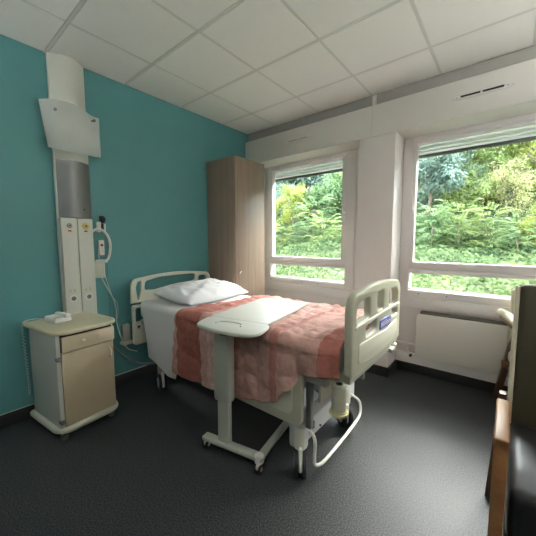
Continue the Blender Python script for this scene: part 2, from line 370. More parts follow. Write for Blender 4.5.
# ------------------------------------------------------------------ radiator
rd=empty('radiator',(2.75,YW,.20),0,'flat cream panel radiator fixed under the wide right window','radiator')
def LB(b,name,m,par,loc):   # build with world coordinates, parent at loc
    o=b.build(name,m,par); o.data.transform(Matrix.Translation([-c for c in loc])); return o
loc=(2.75,YW,.20)
LB(MB().box(2.16,3.42,.145,.165,.205,.640,.006),'front_panel',M['rad'],rd,loc)
LB(MB().box(2.175,3.41,.150,.225,.215,.645,.004),'body',M['rad'],rd,loc)
LB(MB().box(2.185,3.40,.166,.236,.645,.668,.002),'shaded_top_grille',M['grille_shade'],rd,loc)
for xx in (2.3,3.2): LB(MB().box(xx,xx+.04,.2,YW,.3,.6),'bracket',M['grey_steel'],rd,loc)
LB(MB().tube([(2.175,.19,.305),(1.96,.19,.31)],.012,10,sub=1),'supply_pipe',M['upvc'],rd,loc)
LB(MB().tube([(2.09,.185,.30),(2.085,.185,.24),(2.10,.185,.205),(2.14,.185,.20),(2.2,.185,.222)],.011,10),'return_pipe',M['upvc'],rd,loc)
LB(MB().cyl((2.115,.185,.2),(2.115,.145,.2),.013,seg=12),'valve',M['black'],rd,loc)

# ------------------------------------------------------------------ wardrobe
wl=(.24,-.46,0)
wd=empty('wardrobe',wl,0,'tall brown wood-grain wardrobe standing in the corner by the left window','wardrobe')
LB(MB().box(0.004,.455,-.722,-.215,0.05,2.305,.002),'carcass',M['ward'],wd,wl)
LB(MB().box(.01,.44,-.71,-.225,0,.05),'plinth',M['dark'],wd,wl)
dr=LB(MB().box(.457,.476,-.720,-.217,.055,2.302,.002),'door',M['ward'],wd,wl)
h=LB(MB().cyl((.476,-.672,1.02),(.497,-.672,1.02),.008,seg=12).sph((.50,-.672,1.02),.014),'handle',M['chrome'],None,wl); h.parent=dr
h=LB(MB().cyl((.476,-.672,.96),(.481,-.672,.96),.008,seg=12),'lock',M['chrome'],None,wl); h.parent=dr

# ------------------------------------------------------------------ bedhead column
cl=(0,-2.14,.62)
col=empty('bedhead_supply_column',cl,0,'tall white and grey service column running up the teal wall','wall column')
def arcprism(y0,y1,x0,bulge,z0,z1,xb=.002,n=14):
    b=bmesh.new(); lo=[];hi=[]
    pts=[(xb,y0)]+[(x0+bulge*math.sin(PI*k/n),y0+(y1-y0)*k/n) for k in range(n+1)]+[(xb,y1)]
    for z,L in ((z0,lo),(z1,hi)):
        for x,y in pts: L.append(b.verts.new((x,y,z)))
    N=len(pts)
    for k in range(N): b.faces.new((lo[k],lo[(k+1)%N],hi[(k+1)%N],hi[k]))
    b.faces.new(lo[::-1]); b.faces.new(hi); return b
def AP(name,m,*a,**k):
    o=MB(); bb=arcprism(*a,**k); o._add(bb,0,None,True); return LB(o,name,m,col,cl)
LB(MB().box(.002,.035,-2.262,-2.018,.62,H-.002,.003),'back_channel',M['gridwhite'],col,cl)
AP('upper_cover',M['gridwhite'],-2.252,-2.014,.035,.055,2.02,H-.003)
AP('grey_cover',M['colgrey'],-2.252,-2.014,.038,.060,1.565,2.018)
LB(MB().box(.03,.085,-2.255,-2.143,.62,1.562,.006),'left_outlet_panel',M['gridwhite'],col,cl)
LB(MB().box(.03,.085,-2.138,-2.025,.62,1.562,.006),'right_outlet_panel',M['gridwhite'],col,cl)
LB(MB().cyl((.085,-2.09,1.635),(.100,-2.085,1.635),.005,seg=8),'indicator',M['black'],col,cl)
for y,m,nm in ((-2.2,'hinge','grey gas outlet'),(-2.083,'yellow','yellow-ringed gas outlet')):
    o=LB(MB().cyl((.085,y,1.50),(.097,y,1.50),.026 if m=='yellow' else .019,seg=20,bev=.002),'gas_outlet',M[m],col,cl); o['label']=nm
    q=LB(MB().cyl((.097,y,1.50),(.104,y,1.50),.014,seg=16),'outlet_ring',M['chrome'],None,cl); q.parent=o
    q=LB(MB().cyl((.104,y,1.50),(.106,y,1.50),.007,seg=12),'outlet_core',M['black'],None,cl); q.parent=o
    q=LB(MB().box(.085,.088,y-.010,y+.014,1.452,1.464,.001),'outlet_label',M['red'],None,cl); q.parent=o
# sockets at the bottom with small markings
for y in (-2.2,-2.085):
    o=LB(MB().cyl((.085,y,.905),(.090,y,.905),.030,seg=24,bev=.002),'socket',M['plastic_w'],col,cl)
    q=LB(MB().cyl((.0902,y,.905),(.0912,y,.905),.018,seg=20).cyl((.09,y,.905),(.094,y,.911),.004,seg=8),'socket_face',M['hinge'],None,cl); q.parent=o
    LB(MB().box(.085,.087,y-.026,y-.012,.955,.985).box(.085,.087,y+.006,y+.02,.955,.985),'printed_mark',M['cab_top'],col,cl)
# frosted curved panel on two bolts
fb=bmesh.new(); n=24; rows=[]
for z in (0,1):
    r=[]
    for k in range(n+1):
        t=k/n; y=-2.352+.415*t; x=.10+.045*math.sin(PI*t)**1.3+.006*math.sin(4*PI*t)
        zt=2.415+.035*math.sin(PI*min(1,t*1.25)) - .012*t; zb=2.085 - .015*math.sin(PI*t)
        r.append((x,y+(0 if z else .04*(1-t)**2),(zt if z else zb)))
    rows.append(r)
V=[[fb.verts.new(p) for p in r] for r in rows]
for k in range(n): fb.faces.new((V[0][k],V[0][k+1],V[1][k+1],V[1][k]))
o=MB(); o._add(fb,0,None,True); g=LB(o,'frosted_panel',M['frost'],col,cl)
s=g.modifiers.new('s','SOLIDIFY'); s.thickness=.005
for y,x in ((-2.262,.135),(-1.992,.132)):
    LB(MB().cyl((.03,y+(.03 if y<-2.1 else -.04),2.36),(x+.012,y,2.36),.005,seg=8).cyl((x,y,2.36),(x+.016,y,2.36),.011,seg=14,bev=.002),'panel_bolt',M['hinge'],col,cl)

# ------------------------------------------------------------------ bedside cabinet
TH=R(6.5)
cab=empty('bedside_cabinet',(.305,-2.295,0),TH,'white bedside cabinet with beige door standing on castors below the column','cabinet')
MB().box(-.215,.222,-.195,.192,.09,.752,.006).build('body',M['cab_side'],cab)
MB().box(.221,.227,-.170,.175,.625,.748).build('drawer_gap_shade',M['dark'],cab)  # black sheet painted as the shade in the gap around the open drawer
plate('cabinet_top',[rrect(-.235,.280,-.225,.225,[.03,.11,.11,.03])],.03,.011,XY(.766),M['cab_top'],cab)
plate('base_plinth',[rrect(-.235,.262,-.225,.225,[.03,.10,.10,.03])],.034,.010,XY(.082),M['bed'],cab)
d=MB().box(.242,.262,-.174,.180,.634,.734,.003).box(.20,.245,-.16,.165,.640,.71).build('drawer',M['cab_front'],cab)
for y in (-.045,.058):
    MB().cyl((.260,y,.69),(.273,y,.69),.006,seg=10).sph((.277,y,.69),.010,(.7,1.25,.8)).build('knob',M['plastic_w'],d)
d=MB().box(.225,.242,-.172,.178,.108,.622,.003).build('door',M['cab_front'],cab)
MB().tube([(.241,.145,.575),(.258,.147,.565),(.262,.148,.54),(.258,.147,.51),(.241,.145,.50)],.0055,8).build('handle',M['plastic_w'],d)
for z in (.585,.145): MB().box(.202,.244,-.200,-.168,z-.011,z+.011,.003).build('hinge',M['hinge'],d)
for x in (-.185,.195):
    for y in (-.165,.165):
        c=MB().cyl((x,y,.04),(x,y,.068),.010,seg=12).box(x-.010,x+.010,y-.020,y+.016,.030,.052,.004).build('caster',M['plastic_w'],cab)
        MB().cyl((x-.017,y-.004,.0245),(x-.006,y-.004,.0245),.0245,seg=20,bev=.003).cyl((x+.006,y-.004,.0245),(x+.017,y-.004,.0245),.0245,seg=20,bev=.003).build('wheel',M['grey_steel'],c)
# telephone on the cabinet
ph=empty('telephone',(.25,-2.36,.781),R(12),'white corded telephone lying on the bedside cabinet top','telephone')
bb=bmesh.new(); bmesh.ops.create_cube(bb,size=1); bmesh.ops.scale(bb,vec=(.19,.15,.035),verts=bb.verts); bmesh.ops.translate(bb,vec=(0,0,.0175),verts=bb.verts)
for v in bb.verts:
    if v.co.z>.02 and v.co.x<0: v.co.z+=.018
bmesh.ops.bevel(bb,geom=bb.edges[:],offset=.008,segments=2,affect='EDGES')
o=MB(); o._add(bb,0,None,True); o=o.build('phone_base',M['plastic_w'],ph)
k=MB()
for i in range(3):
    for j in range(4): k.box(.01+j*.017,.022+j*.017,-.055+i*.018,-.043+i*.018,.030,.046,.001)
k.build('keypad',M['table'],ph)
MB().box(-.10,.10,.022,.062,.052,.070,.008).box(-.10,-.055,.018,.066,.036,.066,.008).box(.055,.10,.018,.066,.034,.066,.008).build('handset',M['plastic_w'],ph)
for ch_ in list(ph.children): ch_.scale=(.78,.78,.78)
# coiled cord over the left edge
pts=[]; base=catmull([(.17,-2.43,.797),(.125,-2.48,.797),(.105,-2.53,.785),(.10,-2.545,.74),(.10,-2.54,.58),(.10,-2.535,.42),(.095,-2.53,.30),(.09,-2.53,.22)],40)
for i,p in enumerate(base):
    a=i*1.05; pts.append(p+Vector((math.cos(a)*.007,math.sin(a)*.007,0)))
cd=MB().tube(pts,.0022,6,sub=1).build('telephone_cord',M['cable'])
under(cd,ph)
cd['label']='pale coiled telephone cord'

# ------------------------------------------------------------------ hand control, call button, brackets
hb=empty('wall_bracket',(0,-1.925,1.50),0,'black and white holder bracket screwed to the teal wall beside the column','bracket')
MB().box(.001,.028,-.018,.022,.035,.10,.006).sph((.03,.004,.07),.026,(.8,1,1.1)).build('hook',M['black'],hb)
MB().box(.001,.03,-.045,-.012,-.045,.045,.004).build('clip_box',M['plastic_w'],hb)
MB().box(.001,.026,-.008,.012,-.045,.030,.003).build('clip',M['black'],hb)
MB().box(.001,.028,.014,.028,-.04,.03,.003).build('clip_edge',M['plastic_w'],hb)
cbn=empty('call_button',(.02,-1.94,1.32),0,'small white call button with a red key hanging below the bracket','call button')
MB().box(-.014,.014,-.022,.022,-.07,.065,.008).build('body',M['plastic_w'],cbn)
MB().cyl((.012,-.002,.02),(.018,-.002,.02),.012,seg=16).build('button',M['red'],cbn)
MB().box(.013,.016,-.006,-.001,-.035,-.030).box(.013,.016,.004,.009,-.035,-.030).box(.013,.016,-.006,-.001,-.01,-.005).build('key',M['hinge'],cbn)
hc=empty('bed_hand_control',(.075,-1.985,1.14),R(-25),'cream box-shaped hand control hanging on a looped cord beside the column','hand control')
MB().box(-.02,.02,-.040,.040,-.085,.055,.008).box(-.028,.024,-.03,.05,.045,.075,.008).build('body',M['cab_side'],hc)
MB().box(.019,.022,-.028,.028,-.065,.035,.002).build('face',M['bed'],hc)
c=MB().tube([(.06,-2.03,1.45),(.07,-2.00,1.475),(.075,-1.95,1.47),(.075,-1.905,1.42),(.07,-1.885,1.34),(.07,-1.90,1.24),(.075,-1.935,1.19)],.011,10).build('hand_control_hose',M['plastic_w'])
tag(c,'thick white hose looping from the column to the hand control','hose')
c=MB().tube([(.02,-1.935,1.37),(.035,-1.965,1.33),(.04,-1.975,1.25),(.04,-1.955,1.17),(.035,-1.93,1.08),(.03,-1.905,.98),(.03,-1.87,.86),(.03,-1.835,.80),(.03,-1.83,.70),(.035,-1.86,.63),(.03,-1.92,.64)],.0032,6).build('call_button_cord',M['cable'])
under(c,cbn)
c=MB().tube([(.05,-1.965,1.06),(.04,-1.94,1.0),(.035,-1.90,.92),(.03,-1.865,.84),(.03,-1.845,.74),(.04,-1.85,.62),(.05,-1.82,.47),(.08,-1.78,.36),(.15,-1.72,.33)],.005,6).build('hand_control_cord',M['cable'])
under(c,hc)
c=MB().tube([(.025,-2.03,.72),(.05,-1.98,.58),(.10,-1.92,.42),(.17,-1.84,.31),(.28,-1.77,.26),(.42,-1.70,.28)],.012,10).build('power_cable',M['cable_dk'])
tag(c,'dark grey power cable sagging from behind the cabinet to the bed','cable')
ws=empty('wall_socket',(0,-1.765,.49),0,'beige power box low on the teal wall beside the headboard','socket')
MB().box(.001,.05,-.035,.035,-.075,.09,.006).build('box',M['bed_frame'],ws)
MB().box(.001,.075,-.05,.05,-.10,-.07,.006).build('shelf',M['bed'],ws)
MB().tube([(.006,-1.888,2.0),(.006,-1.888,.1)],.004,6,sub=1)
ct=MB().box(.0005,.009,-1.893,-1.885,.10,1.44,.001).build('wall_conduit',M['teal']); tag(ct,'thin teal painted conduit running down the wall beside the column','conduit')

# ------------------------------------------------------------------ hospital bed
BY=-1.25
bl=(1.1,BY,0)
bed=empty('hospital_bed',bl,0,'height-adjustable hospital bed with cream plastic head and foot boards','bed')
def BP(b,name,m,par=None):
    o=b.build(name,m,bed if par is None else par); o.data.transform(Matrix.Translation((-bl[0],-bl[1],0))); return o
def PL(name,loops,thick,bev,M4,m,par=None):
    return plate(name,loops,thick,bev,Matrix.Translation((-bl[0],-bl[1],0))@M4,m,bed if par is None else par)
def arch(y0,y1,z0,zc,ze,r,n=14):
    """outline with an arched top edge: height ze near the corners and zc at the centre"""
    out=[(y0,z0),(y1,z0)]
    for k in range(7):
        a=R(90*k/6); out.append((y1-r+r*math.cos(a),ze-r+r*math.sin(a)))
    for k in range(1,n):
        t=k/n; out.append((y1-r+(y0-y1+2*r)*t,ze+(zc-ze)*math.sin(PI*t)))
    for k in range(7):
        a=R(90+90*k/6); out.append((y0+r+r*math.cos(a),ze-r+r*math.sin(a)))
    return out
def hole(pts,r=.02,n=4):
    """rounded polygon"""
    out=[]; N=len(pts)
    for i in range(N):
        p=Vector(pts[i]);a=Vector(pts[i-1]);b=Vector(pts[(i+1)%N])
        da=(a-p).normalized();db=(b-p).normalized(); rr=min(r,(a-p).length*.45,(b-p).length*.45)
        s=p+da*rr;e=p+db*rr
        for k in range(n+1):
            t=k/n; q=s*(1-t)**2+p*2*t*(1-t)+e*t*t; out.append((q.x,q.y))
    return out
# headboard
y0,y1=BY-.485,BY+.465
def mir(p): return [(2*BY-y,z) for y,z in p][::-1]
sideh=hole([(BY-.44,.93),(BY-.42,.985),(BY-.385,.995),(BY-.39,.89),(BY-.42,.80)],.02)
mid=hole([(BY-.355,.90),(BY-.345,.985),(BY-.19,1.015),(BY+.22,1.015),(BY+.26,1.0),(BY+.25,.935),(BY+.0,.925),(BY-.25,.89)],.03)
mid2=hole([(BY+.295,.91),(BY+.295,.99),(BY+.38,.99),(BY+.41,.96),(BY+.40,.88),(BY+.33,.88)],.025)
PL('headboard',[arch(y0,y1,.785,1.052,1.022,.075),sideh,mid,mid2],.036,.009,YZ(.095),M['bed'])
lb=PL('headboard_base',[hole([(y0+.005,.38),(y1-.005,.38),(y1-.005,.765),(y0+.005,.765)],.03),hole([(y0+.03,.60),(y0+.03,.735),(y0+.18,.735),(y0+.21,.60)],.02)],.040,.008,YZ(.100),M['bed'])
BP(MB()._add((lambda b:(b.faces.new([b.verts.new(p) for p in ((.1215,y0+.035,.565),(.1215,y0+.075,.565),(.1215,y0+.055,.53))]),b)[1])(bmesh.new()),0,None),'triangle_mark',M['logo'],lb).data.transform(Matrix.Identity(4))
# footboard
X=2.225; y0,y1=-1.650,-.800; FY=(y0+y1)/2
out=[(y0+.02,.66),(y0+.10,.648),(FY,.655),(y1-.10,.66),(y1,.68)]
for k in range(7):
    a=R(90*k/6); out.append((y1-.09+.09*math.cos(a),1.105-.09+.09*math.sin(a)))
for k in range(1,12): t=k/12; out.append((y1-.09+(y0-y1+.18)*t,1.105+.022*math.sin(PI*t)))
for k in range(7):
    a=R(90+90*k/6); out.append((y0+.09+.09*math.cos(a),1.105-.09+.09*math.sin(a)))
out+=[(y0,.68)]
h1=hole([(FY-.365,.935),(FY-.36,1.02),(FY-.325,1.05),(FY-.175,1.06),(FY-.165,.945)],.025)
h2=hole([(FY-.055,.952),(FY-.065,1.068),(FY+.065,1.068),(FY+.055,.952)],.02)
h1m=[(2*FY-y,z) for y,z in h1][::-1]
s1=hole([(FY-.225,.835),(FY-.235,.895),(FY-.045,.910),(FY-.055,.85),(FY-.13,.835)],.018); s1m=hole([(FY+.24,.862),(FY+.23,.915),(FY+.36,.90),(FY+.365,.865)],.015)
fbd=PL('footboard',[out,h1,h2,h1m,s1,s1m],.046,.012,YZ(X),M['bed_dark'])
# raised smiling panel, badge
pan=hole([(FY-.35,.72),(FY-.335,.825),(FY-.10,.815),(FY+.12,.805),(FY+.335,.83),(FY+.35,.74),(FY+.22,.695),(FY,.682),(FY-.22,.695)],.03)
PL('raised_panel',[pan],.010,.004,YZ(X+.024),M['bed'],fbd)
PL('trim_rail',[hole([(FY-.385,.908),(FY+.385,.925),(FY+.385,.944),(FY-.385,.930)],.008)],.012,.005,YZ(X+.022),M['bed'],fbd)
bdg=PL('badge',[rrect(FY-.015,FY+.185,.825,.886,.012)],.006,.002,YZ(X+.026),M['blue'],fbd)
tm=Matrix.Translation((-bl[0],-bl[1],0))@YZ(X+.0295)@Matrix.Translation((FY+.085,.855,0))
text('badge_lettering','Hill-Rom',.050,tm,M['white'],bdg)
# roller bumpers on the right side and foot corner posts
for yy,z in ((y1+.015,.70),(y1+.015,.60)):
    BP(MB().cyl((X-.02,yy,z-.014),(X-.02,yy,z+.014),.024,seg=18,bev=.006),'bumper_disc',M['plastic_w'])
BP(MB().cyl((X-.02,y1+.015,.58),(X-.02,y1+.015,.71),.010,seg=12).box(X-.04,X+.0,y1-.08,y1+.02,.565,.595,.004),'bumper_rod',M['bed_frame'])
for yy in (-1.620,):
    p=BP(MB().cyl((2.17,yy,.455),(2.17,yy,.60),.040,seg=24,bev=.004),'corner_post',M['bed_dark'])
    BP(MB().cyl((2.17,yy,.596),(2.17,yy,.606),.026,.026,seg=20).cyl((2.17,yy,.598),(2.17,yy,.604),.034,seg=20),'post_rim',M['bed'],p)
    BP(MB().cyl((2.17,yy,.604),(2.17,yy,.6085),.017,seg=16),'post_hole',M['dark'],p)
    BP(MB().cyl((2.17,yy,.435),(2.17,yy,.462),.053,seg=24,bev=.008),'post_collar',M['collar'],p)
# deck frame
f=MB()
f.box(.14,2.12,-1.672,-1.630,.585,.630,.006); f.box(.14,2.15,BY+.38,BY+.422,.585,.630,.006)
f.box(2.10,2.20,-1.545,-.84,.575,.635,.006); f.box(.12,.17,-1.66,-.84,.575,.625,.006)
BP(f,'deck_frame',M['bed_frame'])
BP(MB().box(.16,2.14,-1.64,-.86,.620,.640,.004),'mattress_platform',M['bed_frame'])
BP(MB().box(.20,1.96,-1.60,-.90,.50,.585,.01),'under_deck_tray',M['chassis'])
# lowered side rails
def siderail(y,name):
    L=[hole([(.78,.315),(.80,.62),(1.985,.64),(1.985,.345),(1.955,.315)],.035)]
    o=PL(name,L,.030,.008,XZ(y),M['bed_dark'])
    PL('rail_panel',[hole([(.84,.365),(.84,.61),(1.925,.615),(1.925,.40),(1.90,.375)],.02)],.012,.003,XZ(y-.014 if y<BY else y+.014),M['bed'],o)
    return o
sr=siderail(-1.693,'side_rail'); siderail(BY+.465,'side_rail')
BP(MB().box(1.85,1.895,-1.7165,-1.713,.528,.532).box(1.868,1.873,-1.7165,-1.713,.505,.553).box(1.875,1.89,-1.7165,-1.713,.545,.549),'rail_mark',M['logo'],sr)
# upright and parallelogram under the foot end
BP(MB().box(1.985,2.02,-1.66,-1.625,.30,.60,.004),'foot_upright',M['grey_steel']); BP(MB().box(1.985,2.02,-.88,-.845,.30,.60,.004),'foot_upright',M['grey_steel'])
BP(MB().box(2.03,2.05,-1.60,-.90,.44,.56,.006),'foot_cross_panel',M['bed'])
BP(MB().box(2.018,2.032,-1.60,-.90,.50,.51,.002),'foot_cross_slot',M['grey_steel'])
# chassis
ch=MB(); ch.box(1.90,1.985,-1.655,-.95,.20,.325,.012); ch.box(.38,.46,-1.63,-.95,.22,.30,.01); ch.box(.42,1.93,-1.52,-1.45,.225,.285,.008); ch.box(.42,1.93,-1.13,-1.06,.225,.285,.008)
ch.box(1.885,1.99,-1.69,-1.62,.16,.31,.02); ch.box(1.885,1.99,-1.09,-1.02,.16,.31,.02)
BP(ch,'chassis',M['chassis'])
BP(MB().box(1.986,1.992,-1.585,-1.565,.255,.30,.002),'chassis_slot',M['dark']); BP(MB().cyl((1.985,-1.49,.23),(1.992,-1.49,.23),.007,seg=10),'chassis_screw',M['dark'])
BP(MB().box(.80,1.62,-1.36,-1.20,.285,.335,.01).box(.60,.68,-1.30,-1.22,.27,.54,.006).box(1.62,1.70,-1.30,-1.22,.27,.54,.006),'lift_arm',M['grey_steel'])
BP(MB().box(.43,.475,-1.625,-1.58,.25,.58,.004),'head_upright',M['bed_frame'])
for (x,y,rz) in ((1.955,-1.665,R(33)),(1.955,-1.07,R(50)),(.43,-1.64,R(70)),(.43,-.93,R(30))):
    rt=Matrix.Translation((x,y,0))@Matrix.Rotation(rz,4,'Z')
    big=x>1
    c=BP((lambda m:(m.cyl((0,0,.17),(0,0,.30 if big else .24),.036,seg=20,bev=.004),m)[1])(MB()),'caster',M['bed'] if big else M['bed_frame']); 
    def tr(o): o.data.transform(Matrix.Translation((bl[0],bl[1],0))); o.data.transform(Matrix.Translation((-bl[0],-bl[1],0))@rt)
    tr(c)
    o=BP(MB().cyl((0,-.034,.085),(0,-.013,.085),.085,seg=32,bev=.004).cyl((0,.013,.085),(0,.034,.085),.085,seg=32,bev=.004),'tyre',M['rubber'],c); o.data.transform(Matrix.Rotation(PI/2,4,'Z') if False else Matrix.Identity(4)); 
    # wheel axis along local x
    o.data.transform(Matrix.Translation((bl[0],bl[1],0))); o.data.transform(Matrix.Rotation(PI/2,4,'Z')); o.data.transform(Matrix.Translation((-bl[0],-bl[1],0))@rt)
    o=BP(MB().box(-.012,.012,-.06,.06,.05,.195,.010).cyl((-.035,0,.085),(.035,0,.085),.05,seg=24,bev=.003),'wheel_cover',M['plastic_w'],c); tr(o)
# pedal bar loop at the foot end
BP(MB().tube([(1.99,-1.63,.265),(2.03,-1.645,.265),(2.045,-1.65,.22),(2.045,-1.655,.15),(2.05,-1.66,.11),(2.065,-1.64,.10),(2.075,-1.58,.10),(2.075,-1.35,.10),(2.07,-1.12,.105),(2.065,-1.04,.12),(2.05,-1.0,.16),(2.03,-1.0,.20),(1.975,-1.02,.235)],.0095,12),'pedal_bar',M['tube_w'])
BP(MB().tube([(2.09,-1.675,.635),(2.10,-1.69,.665),(2.07,-1.70,.675),(2.03,-1.69,.672),(2.0,-1.675,.635)],.004,8),'wire_loop',M['grey_steel'])

# ------------------------------------------------------------------ mattress, sheet, quilt, pillow
mt=MB().box(.125,2.160,-1.672,-.828,.642,.800,.035,seg=4).build('mattress',M['sheet']); tag(mt,'thick hospital mattress in a white fitted sheet on the bed','mattress')
def cloth(name,m,xf,n_u,n_v,thick,label,cat,sub=0):
    b=bmesh.new(); G=[[b.verts.new(xf(i/n_u,j/n_v)) for j in range(n_v+1)] for i in range(n_u+1)]
    for i in range(n_u):
        for j in range(n_v):
            f=b.faces.new((G[i][j],G[i+1][j],G[i+1][j+1],G[i][j+1])); f.smooth=True
    bmesh.ops.recalc_face_normals(b,faces=b.faces)
    if sum(f.normal.z for f in b.faces)<0: bmesh.ops.reverse_faces(b,faces=b.faces)
    me=bpy.data.meshes.new(name); b.to_mesh(me); b.free(); o=link(name,me,m)
    s=o.modifiers.new('s','SOLIDIFY'); s.thickness=thick; s.offset=1
    return tag(o,label,cat)
def interp(x,T):
    if x<=T[0][0]: return T[0][1]
    for (a,p),(b_,q) in zip(T,T[1:]):
        if x<=b_:
            t=(x-a)/(b_-a); t=t*t*(3-2*t); return p+(q-p)*t
    return T[-1][1]
def drape(v,x,ztop,yfar,ynear,zfar,znear,rad=.045):
    """v=0 far hem, v=1 near hem, measured along the cross section"""
    LF=max(.01,ztop-rad-zfar); LN=max(.01,ztop-rad-znear); W_=(yfar-rad)-(ynear+rad); Q=rad*PI/2
    T=LF+Q+W_+Q+LN; s=v*T
    if s<LF: return yfar,zfar+s,Vector((0,1,0)),0
    s-=LF
    if s<Q: a=s/rad; return yfar-rad+rad*math.cos(a),ztop-rad+rad*math.sin(a),Vector((0,math.cos(a),math.sin(a))),0
    s-=Q
    if s<W_: return yfar-rad-s,ztop,Vector((0,0,1)),1
    s-=W_
    if s<Q: a=s/rad; return ynear+rad-rad*math.sin(a),ztop-rad+rad*math.cos(a),Vector((0,-math.sin(a),math.cos(a))),0
    s-=Q
    return ynear,ztop-rad-s,Vector((0,-1,0)),-s/LN
def sheetf(u,v):
    x=.215+.70*u
    # the near hem slopes: lower towards the foot
    xn=x
    zn=interp(x,[(.2,.30),(.30,.29),(.72,.215),(.95,.215)])
    y,z,n,k=drape(v,x,.806,-.822,-1.684,.66,zn)
    w=noise.noise(Vector((x*5,y*5,z*4)))*.006
    if k<0: w+=.005*math.sin(x*18)*(-k); 
    p=Vector((x,y,z))+n*(w+.003)
    if k==1: p.z+=.012*max(0,noise.noise(Vector((x*9+3,y*7,1))))
    if x>.70 and k<0: # hem edge runs diagonally
        p.y+=0
    return p
def sheet_trim(u,v):
    p=sheetf(u,v)
    if p.y<-1.66 and p.z<.76:   # side drop narrows towards the hem
        t=(.76-p.z)/.5; p.x=.215+(p.x-.215)*(1-.38*t)+.09*t
    return p
cloth('white_sheet',M['sheet'],sheet_trim,70,150,.004,'plain white sheet hanging down the near side of the bed head','sheet')
def quiltf(u,v):
    zt=.825
    x0=interp(v,[(0,.97),(.35,.93),(.60,.86),(.72,.80),(1,.735)])
    x=x0+(2.193-x0)*u
    zn=interp(x,[(.72,.295),(1.2,.315),(1.5,.35),(1.68,.375),(1.80,.42),(1.90,.52),(2.0,.645),(2.2,.66)])
    zf=.66
    y,z,n,k=drape(v,x,zt,-.800,interp(x,[(2.02,-1.716),(2.19,-1.668)]),zf,zn,.05)
    P=Vector((x,y,z))
    # quilting: puffy cells and soft rumples
    a=noise.noise(Vector((x*7,y*7+z*5,2.3)))*.013
    c=noise.noise(Vector((x*19,y*17+z*12,5.1)))*.006
    q=abs(math.sin(x*26+2.2*noise.noise(Vector((x*3,y*3,0)))))*abs(math.sin((y-z)*24+2*noise.noise(Vector((x*3,y*3,7)))))*.013
    w=a+c+q+.002
    if k<0: w+=.008*math.sin(x*21+1.0)*(-k)-.004
    if k==1: w=max(w,.0)
    # heel of the quilt bunches up at the foot end
    if k==1: w+=.012*math.exp(-((x-2.10)/.07)**2)
    return P+n*min(w, .012 if k<0 else .03)
q=cloth('patterned_quilt',M['quilt'],quiltf,150,230,.010,'salmon and pink patterned quilt spread over the lower bed and down its near side','quilt')
# pillow
def pillow():
    b=bmesh.new(); n=44; L=[]
    for side in (1,-1):
        g=[]
        for i in range(n+1):
            r=[]
            for j in range(n+1):
                u=-1+2*i/n; v=-1+2*j/n
                e=max(0,(1-abs(u)**3.2))*max(0,(1-abs(v)**3.2)); h=e**.6
                x=.26*u*(1-.06*(1-h)*abs(v)); y=.37*v*(1-.05*(1-h)*abs(u))
                wr=noise.noise(Vector((x*9+y*5,y*4,side*3)))*.030*h-abs(noise.noise(Vector((x*5+y*4,y*11,4))))*.045*h+abs(noise.noise(Vector((x*14,y*9,9))))*.012*h
                z=(.105 if side>0 else .035)*h+(wr if side>0 else 0)
                r.append(b.verts.new((x,y,side*z if side<0 else z)))
            g.append(r)
        for i in range(n):
            for j in range(n):
                f=b.faces.new((g[i][j],g[i+1][j],g[i+1][j+1],g[i][j+1])); f.smooth=True
    bmesh.ops.remove_doubles(b,verts=b.verts,dist=1e-4)
    bmesh.ops.recalc_face_normals(b,faces=b.faces)
    me=bpy.data.meshes.new('pillow'); b.to_mesh(me); b.free(); return me
pm=pillow()
p=link('pillow',pm,M['pillow']); p.scale=(1.08,1.12,1.05); p.location=(.51,-1.205,.862); p.rotation_euler=(0,R(5),R(4)); tag(p,'rumpled white pillow lying against the headboard','pillow')

# ------------------------------------------------------------------ overbed table
ot=empty('overbed_table',(1.48,-1.79,0),R(11),'pale overbed table on a grey column, its top reaching across the bed','overbed table')
nearp=hole([(-.165,-.06),(-.14,-.135),(.0,-.175),(.15,-.190),(.27,-.165),(.305,-.10),(.285,.058),(-.185,.058)],.05,6)
plate('tabletop_end',[nearp],.024,.009,XY(.858),M['table'],ot)
plate('tabletop',[rrect(-.185,.255,.061,.785,[.004,.004,.035,.05])],.020,.007,XY(.858),M['table'],ot)
MB().tube([(-.03,-.075,.8705),(-.02,-.035,.8715),(.05,-.015,.8715),(.13,-.03,.8715),(.15,-.075,.8705)],.006,8).build('cup_rim',M['table'],ot)
MB().box(-.02,.14,-.08,.60,.826,.848,.006).box(-.12,.17,-.06,.02,.822,.848,.006).build('top_support',M['grey_steel'],ot)
MB().box(-.062,.062,-.074,-.006,.365,.838,.016,seg=3).build('outer_column',M['column_grey'],ot)
MB().box(-.043,.043,-.062,-.018,.05,.37,.010).build('inner_column',M['column_grey'],ot)
MB().box(.0,.055,-.078,-.072,.800,.806,.002).build('column_slot',M['dark'],ot)
MB().sph((.11,-.10,.835),.016,(1,1.4,.7)).build('release_lever',M['plastic_w'],ot)
bs=MB().box(-.165,.290,-.078,-.018,.060,.093,.012,seg=3).build('base_bar',M['column_grey'],ot)
MB().box(.235,.285,-.05,.42,.058,.088,.012,seg=3).build('base_leg',M['column_grey'],ot)
MB().cyl((.262,-.055,.05),(.262,-.055,.10),.028,seg=18,bev=.005).build('corner_cap',M['plastic_w'],bs)
for x,y in ((-.148,-.048),(.268,-.075),(.26,.40)):
    c=MB().cyl((x,y,.045),(x,y,.062),.012,seg=12).box(x-.008,x+.008,y-.022,y+.022,.03,.058,.004).build('caster',M['plastic_w'],ot)
    MB().cyl((x-.020,y,.027),(x-.008,y,.027),.027,seg=20,bev=.003).cyl((x+.008,y,.027),(x+.020,y,.027),.027,seg=20,bev=.003).build('wheel',M['rubber'],c)
    MB().cyl((x-.022,y,.027),(x+.022,y,.027),.012,seg=14).build('hub',M['plastic_w'],c)

